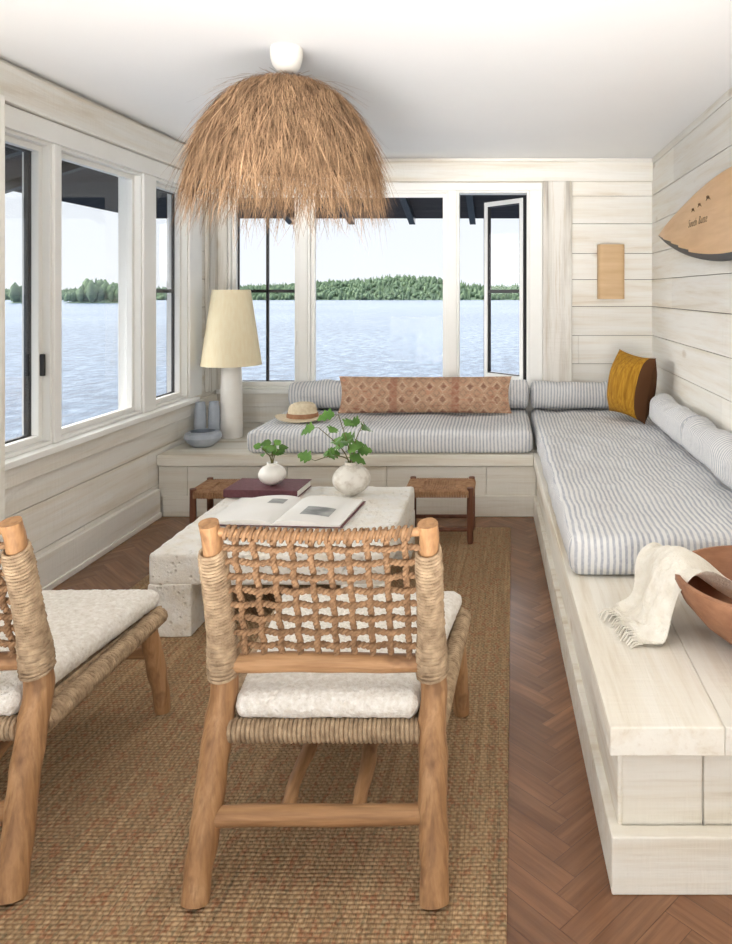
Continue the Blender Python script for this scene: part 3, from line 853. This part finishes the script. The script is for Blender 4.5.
plant('leafy_sprig', (-1.165, 3.735, ZTab+.038+.09), [[(0, 0, .05), (.0, 0, .08), (.01, 0, .12)], [(-.01, 0, .05), (-.03, 0, .07), (-.05, .01, .09)], [(.01, 0, .05), (.02, 0, .07), (.035, -.01, .09)]], 5, .05, 'short green leafy sprig in the small white vase', 5, .1)

# ------------------------------------------------------------------ stools
def make_stool(label, loc, rz):
    t = thing('footstool', label, 'stool', loc, rz, 'low woven footstools behind the coffee table')
    w, d, H = .165, .115, .285
    for sx in (-1, 1):
        for sy in (-1, 1):
            mb = MB(); mb.tube([(sx*w, sy*d, 0), (sx*w, sy*d, .02), (sx*w, sy*d, .15), (sx*w, sy*d, H+.012)], [.013, .017, .018, .017], 12); mb.build('leg', STOOLW, t, smooth=True, sharp=50)
    for sx in (-1, 1):
        mb = MB(); mb.tube([(sx*w, -d, .10), (sx*w, d, .10)], .011, 10); mb.build('stretcher', STOOLW, t, smooth=True)
    for sy in (-1, 1):
        mb = MB(); mb.tube([(-w, sy*d, .075), (w, sy*d, .075)], .011, 10); mb.build('stretcher', STOOLW, t, smooth=True)
    mb = MB()
    for k in range(24):
        x = lerp(-w+.012, w-.012, k/23)
        mb.tube(catmull([(x, -d-.014, H-.035), (x, -d-.017, H-.018), (x, -d-.008, H-.002), (x, -d*.5, H-.006), (x, 0, H-.010), (x, d*.5, H-.006), (x, d+.008, H-.002), (x, d+.017, H-.018), (x, d+.014, H-.035)], 2), .0068, 6)
    for k in range(12):
        y = lerp(-d+.012, d-.012, k/11)
        for sx in (-1, 1): mb.tube(catmull([(sx*(w+.014), y, H-.035), (sx*(w+.016), y, H-.016), (sx*(w+.004), y, H+.001), (sx*w*.55, y*.55, H-.002)], 3), .0068, 6)
    mb.box(-w, w, -d, d, H-.03, H-.014)
    mb.build('woven_seat', RUSH, t, smooth=True)
    return t
s1 = make_stool('low walnut footstool with woven rush seat right of the coffee table', (-.34, 4.05, ZR), 0)
copy_thing(s1, (-1.475, 4.03, ZR), 0, 'low woven footstool half hidden behind the maroon book and table')

# ------------------------------------------------------------------ rope chairs
def make_chair(label, loc, rz):
    t = thing('lounge_chair', label, 'chair', loc, rz, 'woven rope and teak lounge chairs')
    post = {}
    def pole(pts, rad, seed, amp=.006):
        P = catmull(pts, 14); m = MB(); m.tube(P, rad, 20)
        m.v = [tuple(Vector(v)+Vector((amp*mn.noise((v[0]*9+seed, v[1]*9, v[2]*11))+.004*mn.noise((v[0]*30+seed, v[1]*30, v[2]*22)), amp*mn.noise((v[0]*9, v[1]*9+seed, v[2]*11+5)), 0))) for v in m.v]
        return m, P
    for sx in (-1, 1):
        mb, P = pole([(sx*.263, 0, 0), (sx*.254, .065, .21), (sx*.246, .128, .41), (sx*.245, .095, .60), (sx*.244, .03, .822)], [.031, .034, .031, .025, .023], sx*3+9)
        mb.floorclamp().build('leg', TEAK, t, smooth=True, sharp=50)
        post[sx] = P
        Q = [p for p in P if .445 < p.z < .765]
        mb = MB(); mb.coilpath(Q, .0270, .0042, 41, 6, 12, lambda u: 1.18-.17*u+.03*math.sin(u*9), .003)
        Q2 = [p for p in P if .43 < p.z < .53]
        mb.coilpath(Q2, .0345, .0042, 8, 6, 12, lambda u: 1.06-.10*u, .008)
        mb.coilpath(Q2, .035, .0042, 5, 6, 12, lambda u: 1.06-.10*u, -.010)
        mb.build('rope_wrap', ROPE, t, smooth=True, sharp=0)
        mb, P2 = pole([(sx*.283, .735, 0), (sx*.272, .70, .17), (sx*.262, .655, .335)], [.026, .028, .027], sx*5+2)
        mb.floorclamp().build('leg', TEAK, t, smooth=True, sharp=50)
    def yp(z):
        P = post[1]
        for a, b in zip(P, P[1:]):
            if a.z <= z <= b.z: return lerp(a.y, b.y, (z-a.z)/(b.z-a.z))
        return P[-1].y
    mb, _ = pole([(-.245, yp(.462), .462), (-.1, yp(.462)-.004, .467), (.1, yp(.462)-.004, .464), (.245, yp(.462), .462)], [.021, .023, .022, .020], 6); mb.build('back_rail', TEAKX, t, smooth=True, sharp=50)
    zt0 = .803
    def zt(x): return zt0-.012*(1-(x/.24)**2)
    mb = MB(); mb.tube([(lerp(-.24, .24, k/12), yp(zt0), zt(lerp(-.24, .24, k/12))) for k in range(13)], .010, 12); mb.build('top_rail', TEAKX, t, smooth=True, sharp=50)
    # woven back: regular open lattice, each strand a rounded two-ply rope with a fine twist
    mb = MB(); NC, NRW = 10, 8
    cols = [lerp(-.192, .192, k/(NC-1)) for k in range(NC)]; rws = [lerp(.508, .764, k/(NRW-1)) for k in range(NRW)]
    SR, SO = .0048, .0036
    TW = 2*math.pi/.024
    for i, x in enumerate(cols):
        for sg in (0, math.pi):
            pts = []; zz1 = zt(x); M_ = 120
            for k in range(M_+1):
                z = lerp(.456, zz1+.010, k/M_); ph = (z-rws[0])/(rws[1]-rws[0]); a = z*TW+sg
                pts.append((x+SO*math.cos(a), yp(z)-.0065*math.cos(math.pi*(ph+i))+SO*math.sin(a), z))
            mb.tube(pts, SR, 7)
    for j, z in enumerate(rws):
        for sg in (0, math.pi):
            pts = []
            for k in range(181):
                x = lerp(-.25, .25, k/180); ph = (x-cols[0])/(cols[1]-cols[0]); sag = -.008*(j/(NRW-1))*(1-(x/.24)**2); a = x*TW+sg
                pts.append((x, yp(z)+.0065*math.cos(math.pi*(ph+j))+SO*math.sin(a), z+SO*math.cos(a)+sag))
            mb.tube(pts, SR, 7)
    for k in range(30):
        x = lerp(-.205, .205, k/29)+.002*mn.noise((k*1.7, 0, 0)); up = .003*mn.noise((k*2.3, 4, 0)); ring_ = []
        for q in range(13):
            a = 2*math.pi*q/12; ring_.append((x+.004*math.sin(a), yp(zt0)+.0135*math.cos(a), zt(x)+up+.0135*math.sin(a)))
        mb.tube(ring_, .0046, 6)
    mb.build('back_weave', CANE, t, smooth=True, sharp=0)
    # seat
    for (a, b) in (((-.222, .105, .316), (.222, .105, .316)), ((-.27, .69, .316), (.27, .69, .316)), ((-.252, .135, .306), (-.287, .705, .320)), ((.252, .135, .306), (.287, .705, .320))):
        mb = MB(); ln = (Vector(a)-Vector(b)).length
        mb.tube([a, b], .019, 12)
        mb.coil(a, b, .0225, .0056, ln/.0108)
        mb.build('seat_rail', ROPE, t, smooth=True, sharp=0)
    mb = MB()
    for k in range(40):
        y = lerp(.12, .68, k/39); hw_ = lerp(.25, .275, k/39)
        mb.tube([(-hw_, y, .322), (hw_, y, .322)], .0078, 6)
    for k in range(28):
        f = lerp(-1, 1, k/27); mb.tube([(f*.215, .115, .330), (f*.26, .685, .330)], .006, 6)
    mb.build('woven_seat', ROPE, t, smooth=True, sharp=0)
    mb = MB()
    def cf(q):
        y = q.y+.41; k = lerp(.213, .287, (y-.1)/.62)/.27
        d = .0024*mn.noise((q.x*62, q.y*62, q.z*62))+.0014*mn.noise((q.x*130, q.y*130, q.z*130))
        n = Vector((q.x*.2, q.y*.2, q.z*6)); n.normalize()
        cr = .014*(1-(q.x/.27)**2)*(1-(q.y/.31)**2) if q.z > 0 else 0
        return Vector((q.x*k, q.y, q.z+cr))+n*d
    mb.rbox((0, .41, .369), (.54, .63, .062), .0309, (90, 100, 2), cf, nr=7)
    mb.build('seat_cushion', BOUCLE, t, smooth=True, sharp=0)
    mb, _ = pole([(-.256, .05, .155), (-.09, .048, .158), (.09, .052, .154), (.256, .05, .158)], [.021, .023, .021], 4); mb.build('stretcher', TEAKX, t, smooth=True, sharp=50)
    mb = MB(); mb.tube([(-.272, .70, .20), (.272, .70, .20)], .018, 14); mb.build('stretcher', TEAKX, t, smooth=True, sharp=50)
    for sx in (-1, 1):
        mb, _ = pole([(sx*.08, .05, .158), (sx*.078, .36, .187), (sx*.08, .70, .20)], [.017, .019, .018], sx+7); mb.build('stretcher', TEAKY, t, smooth=True, sharp=50)
    return t
ch = make_chair('woven rope back lounge chair with white boucle seat, seen fully from behind', (-.413, 1.62, ZR), 0)
copy_thing(ch, (-1.35, 1.625, ZR), math.radians(1.5), 'woven rope lounge chair cut off by the left edge of the photo')

# ------------------------------------------------------------------ pendant
pd = thing('pendant_lamp', 'shaggy brown dried grass pendant lamp hanging over the coffee table', 'lamp', (-.86, 2.94, 1.63))
mb = MB(); H = ZC-1.63
mb.lathe([(.0, H-.102), (.024, H-.100), (.042, H-.090), (.054, H-.072), (.061, H-.048), (.064, H-.024), (.062, H-.001), (.0, H-.001)], 40, capb=False)
mb.build('ceiling_canopy', CERW, pd, smooth=True, sharp=50)
mb = MB(); mb.tube([(0, 0, H-.098), (0, 0, .52)], .006, 8); mb.build('cord', DARK, pd, smooth=True)
RX, RZ = .325, .44
def prf(s):
    a = s*math.pi/2
    return .02+RX*math.sin(a), .12+RZ*math.cos(a)**.92
def tang(s):
    a = min(s, 1.0)*math.pi/2
    return Vector((RX*math.cos(a), -RZ*math.sin(a))).normalized()
mb = MB(); mb.lathe([prf(.86*k/14) for k in range(15)][::-1]+[(.0, .561)], 40, capb=False); mb.build('shade_form', GRASSIN, pd, smooth=True)
mb = MB(); r = random.Random(11)
for k in range(12500):
    s0 = min(.93, r.random()**.82*.95); ph = r.uniform(0, 2*math.pi); off = r.uniform(.0, .022)
    ln = r.uniform(.10, .25)
    if r.random() < .14: ln *= 1.3
    wd = r.uniform(.0006, .0015); q = r.random(); stiff = r.uniform(.5, 1.15) if q < .28 else r.uniform(.15, .6) if q < .6 else r.uniform(0, .3)
    rr, zz = prf(s0); T0 = tang(s0); T1 = tang(min(1, s0+.32)); d = (T0*stiff+T1*(1-stiff)).normalized()
    if s0 > .55: d = (d+Vector((r.uniform(-.05, .36), 0))).normalized()
    d2 = (d*.72+Vector((.08, -1))*.28).normalized()
    sw = r.gauss(0, .25); er = Vector((math.cos(ph), math.sin(ph), 0)); et = Vector((-math.sin(ph), math.cos(ph), 0))
    p0 = er*(rr+off)+Vector((0, 0, zz+off*.5))
    dv = er*d.x+Vector((0, 0, d.y))+et*sw; dv.normalize()
    dv2 = er*d2.x+Vector((0, 0, d2.y))+et*sw*1.4; dv2.normalize()
    pts = [p0, p0+dv*ln*.5, p0+dv*ln*.5+dv2*ln*.5]
    vs = []; side = (et+er*r.uniform(-.8, .8)).normalized()
    for i, p in enumerate(pts):
        tt = side*wd*(1, .9, .25)[i]
        vs += [p-tt, p+tt]
    mb.add(vs, [(2*i, 2*i+1, 2*i+3, 2*i+2) for i in range(2)], r.random())
o = mb.build('grass_fringe', GRASS, pd); o['kind'] = 'stuff'

# ------------------------------------------------------------------ bowl + throw
o = MB(); bw = lambda p, a: Vector((p.x*(1+.02*math.sin(2*a)), p.y*(1+.02*math.cos(3*a)), p.z+.004*math.sin(2*a+1)*(p.z > .1)))
o.lathe([(.11, 0), (.13, .004), (.19, .05), (.245, .11), (.27, .165), (.268, .176), (.256, .178), (.238, .125), (.19, .065), (.12, .026), (.0, .022)], 56, fn=bw)
o = o.build('wooden_bowl', BOWLW, smooth=True, sharp=60, loc=(.755, 2.09, ZT+.001)); tag(o, 'wide brown wooden bowl on the bare end of the bench', 'bowl')
tw = thing('throw_blanket', 'cream woven throw with fringe draped over the wooden bowl rim', 'blanket', (.48, 2.17, ZT))
path = catmull([(.20, .05, .09), (.14, .05, .14), (.07, .03, .190), (.02, .015, .200), (-.022, 0, .165), (-.042, -.008, .11), (-.058, -.015, .055), (-.085, -.02, .022), (-.112, -.022, .013), (-.13, -.025, .012)], 6)
mb = MB(); NV = 60
def tf(sg):
    def fn(a, b):
        q = b*(len(path)-1); k = min(int(q), len(path)-2); c = path[k].lerp(path[k+1], q-k); T = (path[k+1]-path[k]).normalized()
        s_ = Vector((-.25, .97, 0)).normalized(); w = lerp(.13, .11, b)+.018*mn.noise((b*4, 2.2, 0))
        nrm = s_.cross(T).normalized(); nrm = nrm if nrm.z > 0 else -nrm
        if b > .85: nrm = Vector((0, 0, 1))
        u = (a*2-1)
        rip = .014*math.sin(u*4.6+b*3.2+.5)+.014*mn.noise((u*2.4, b*4, 1))+.006*mn.noise((u*6, b*9, 5))
        th = .008*(1-u**6)
        p = c+s_*(u*w+.02*mn.noise((b*3, u*1.5, 7)))+nrm*(rip*(1-.5*(b > .88))+sg*th)+T*(.018*mn.noise((u*2, 3, 3)))
        p.z = max(p.z, .003+(.008 if sg > 0 else 0))
        return p
    return fn
mb.grid(lambda a, b: tf(1)(1-a, b), 48, NV); mb.grid(tf(-1), 48, NV)
mb.build('cloth', THROW, tw, smooth=True, sharp=0)
mb = MB(); r = random.Random(4)
for k in range(30):
    u = lerp(0, 1, k/29); p = tf(1)(u, 1.0)
    d = Vector((-.96, -.25, 0)).normalized()
    q = p+d*r.uniform(.02, .035)+Vector((r.uniform(-.006, .006), r.uniform(-.008, .008), 0)); m_ = (p+q)/2
    mb.tube([p-d*.006, (m_.x, m_.y, max(.006, m_.z)), (q.x, q.y, .003)], .0022, 5)
mb.build('fringe', THROW, tw, smooth=True)

# ------------------------------------------------------------------ wall board
sb = thing('surfboard', 'varnished wooden board with a dark lower edge mounted on the right wall', 'surfboard', (XR-.045, 3.75, 1.705))
def hw(t):
    s = min(1, t/.66); a = .212*(1-(1-s)**1.75)
    if t > .7: a *= math.sqrt(max(0, 1-((t-.7)/.3)**2))
    return a
mb = MB(); NS = 60; LB = 2.35; ring_n = 48
for i in range(NS+1):
    t = (i/NS)**1.2; t = max(.001, min(.9985, t)); y = 1.18-LB*t; h_ = max(.003, hw(t)); th = .02*min(1, h_/.06)
    for k in range(ring_n):
        a = 2*math.pi*k/ring_n
        ca, sa = math.cos(a), math.sin(a)
        mb.v.append((th*math.copysign(abs(ca)**.6, ca), y, h_*math.copysign(abs(sa)**.8, sa)+.02*(1-min(1, t/.4))**2))
for i in range(NS):
    for k in range(ring_n):
        mb.f.append((i*ring_n+k, i*ring_n+(k+1) % ring_n, (i+1)*ring_n+(k+1) % ring_n, (i+1)*ring_n+k)); mb.t.append(.5)
        kk = (k+.5)/ring_n*2*math.pi
        lim = -.10 if i < 4 else lerp(-.38, -.80, min(1, (i-4)/24))
        mb.m.append(1 if math.sin(kk) < lim else 0)
mb.f.append(tuple(range(ring_n))); mb.t.append(.5); mb.m.append(1)
mb.f.append(tuple(NS*ring_n+k for k in reversed(range(ring_n)))); mb.t.append(.5); mb.m.append(0)
mb.build('board', [BOARDW, BLACK], sb, smooth=True, sharp=50)
for body, yy in (('South', .215), ('Butte', .01)):
    cu = bpy.data.curves.new('lettering', 'FONT'); cu.body = body; cu.size = .062; cu.extrude = .0004; cu.shear = .45; cu.align_x = 'CENTER'; cu.space_character = 1.2; cu.offset = -.0014
    to = bpy.data.objects.new('tmp', cu); COL.objects.link(to)
    bpy.context.view_layer.update()
    me = bpy.data.meshes.new_from_object(to.evaluated_get(bpy.context.evaluated_depsgraph_get())); me.name = 'lettering'
    bpy.data.objects.remove(to)
    me.materials.clear(); me.materials.append(INK)
    lt = bpy.data.objects.new('lettering', me); COL.objects.link(lt); lt.parent = sb
    lt.matrix_local = Matrix(((0, 0, -1, -.0215), (-1, 0, 0, yy), (0, 1, 0, -.005), (0, 0, 0, 1)))
for k, (y, z, s_) in enumerate(((.20, .080, .030), (.07, .092, .032), (-.09, .108, .036))):
    zig = [(-1, -.2), (-.55, .05), (-.75, .45), (-.5, .08), (-.1, .0), (-.25, .5), (0, .02), (.4, -.05), (.3, .4), (.5, -.03), (1, -.3)]
    mb = MB(); mb.tube([(-.0206, y-s_*p, z+s_*.8*q) for p, q in zig], .0017, 5)
    mb.build('painted_sprig', INKF, sb)
for y in (.35, -.6):
    mb = MB(); mb.box(.012, .0449, y-.02, y+.02, -.06, -.03); mb.build('wall_bracket', DARK, sb)

# sconce with a bent veneer shade
sn = thing('wall_sconce', 'light tan wooden wall sconce with a flat front on the back wall', 'lamp', (.775, YB, 1.495))
mb = MB()
def scp(a, rr):
    th = math.pi*a; return (rr*math.copysign(abs(math.cos(th))**.3, math.cos(th)), -.012-(rr*.85)*abs(math.sin(th))**.3)
N = 36; vs = []
for i in range(N+1):
    for rr in (.095, .089):
        x, y = scp(i/N, rr)
        vs += [(x, y, -.195), (x, y, .195)]
fs = []
for i in range(N):
    a, b = i*4, (i+1)*4
    fs += [(a, a+1, b+1, b), (a+2, b+2, b+3, a+3), (a+1, a+3, b+3, b+1), (a, b, b+2, a+2)]
fs += [(0, 2, 3, 1), (N*4, N*4+1, N*4+3, N*4+2)]
mb.add(vs, fs); mb.build('wooden_shade', SCON, sn, smooth=True, sharp=50)
mb = MB(); mb.box(-.084, .084, -.012, -.001, -.17, .17); mb.build('backplate', PAINT, sn)
mb = MB(); mb.tube([(0, -.012, 0), (0, -.03, 0)], .018, 12); mb.lathe([(.0, -.035), (.018, -.02), (.022, 0), (.017, .025), (.0, .03)], 16, (0, -.048, 0), capb=False); mb.build('bulb', CERW, sn, smooth=True)

# ------------------------------------------------------------------ light
w = bpy.data.worlds.new('sky'); sc.world = w; w.use_nodes = True; nt = w.node_tree
bg = nt.nodes['Background']; tc = nt.nodes.new('ShaderNodeTexCoord'); sp = nt.nodes.new('ShaderNodeSeparateXYZ'); rp = nt.nodes.new('ShaderNodeValToRGB')
nt.links.new(tc.outputs['Generated'], sp.inputs[0]); nt.links.new(sp.outputs[2], rp.inputs[0]); nt.links.new(rp.outputs[0], bg.inputs[0])
e = rp.color_ramp.elements; e[0].position = 0; e[0].color = S(238, 242, 246); e[1].position = .45; e[1].color = S(216, 230, 246)
bg.inputs[1].default_value = 1.14
def area(name, loc, target, sx, sy, en, col=(1, 1, 1), spread=180):
    l = bpy.data.lights.new(name, 'AREA'); l.shape = 'RECTANGLE'; l.size = sx; l.size_y = sy; l.energy = en; l.color = col; l.spread = math.radians(spread)
    o = bpy.data.objects.new(name, l); COL.objects.link(o); o.location = loc
    o.rotation_euler = (Vector(target)-Vector(loc)).to_track_quat('-Z', 'Y').to_euler(); return o
area('rear_softbox', (-1.6, -6.5, 1.7), (-.3, 3.5, 1.1), 4.5, 2.4, 120, (1, .985, .965))  # added fill lamp, out of view behind the camera, brightens the room
area('ceiling_bounce', (-.5, .45, .10), (-.5, 1.1, 2.5), 2.2, .9, 52, (1, .985, .965), 118)  # unseen up-facing lamp near the floor, added to lift the ceiling
area('ceiling_wash', (-.5, -1.6, .55), (-.5, 5.2, 2.32), 2.8, .8, 19, (1, .985, .97), 36)  # narrow lamp added out of view to brighten the far ceiling
def sunl(name, d, en, ang, col):
    s_ = bpy.data.lights.new(name, 'SUN'); s_.energy = en; s_.angle = math.radians(ang); s_.color = col
    o = bpy.data.objects.new(name, s_); COL.objects.link(o); o.rotation_euler = Vector(d).to_track_quat('-Z', 'Y').to_euler()
sunl('window_sun', (.85, -.06, -.40), 8.6, 75, (1, .98, .95))  # very wide sun lamp added to stand in for sky light from the left
sunl('lake_sky_sun', (.15, -.85, -.36), 4.6, 80, (.99, .99, 1))  # second wide sun lamp, added as sky light through the back windows

cam = bpy.data.cameras.new('camera'); co = bpy.data.objects.new('camera', cam); COL.objects.link(co)
co.location = (0, 0, 1.35); co.rotation_euler = (math.pi/2, 0, 0)
cam.sensor_width = 36; cam.lens = 740/944*36; cam.shift_x = (366-503)/944; cam.shift_y = (292-472)/944; cam.clip_start = .05; cam.clip_end = 3000
sc.camera = co
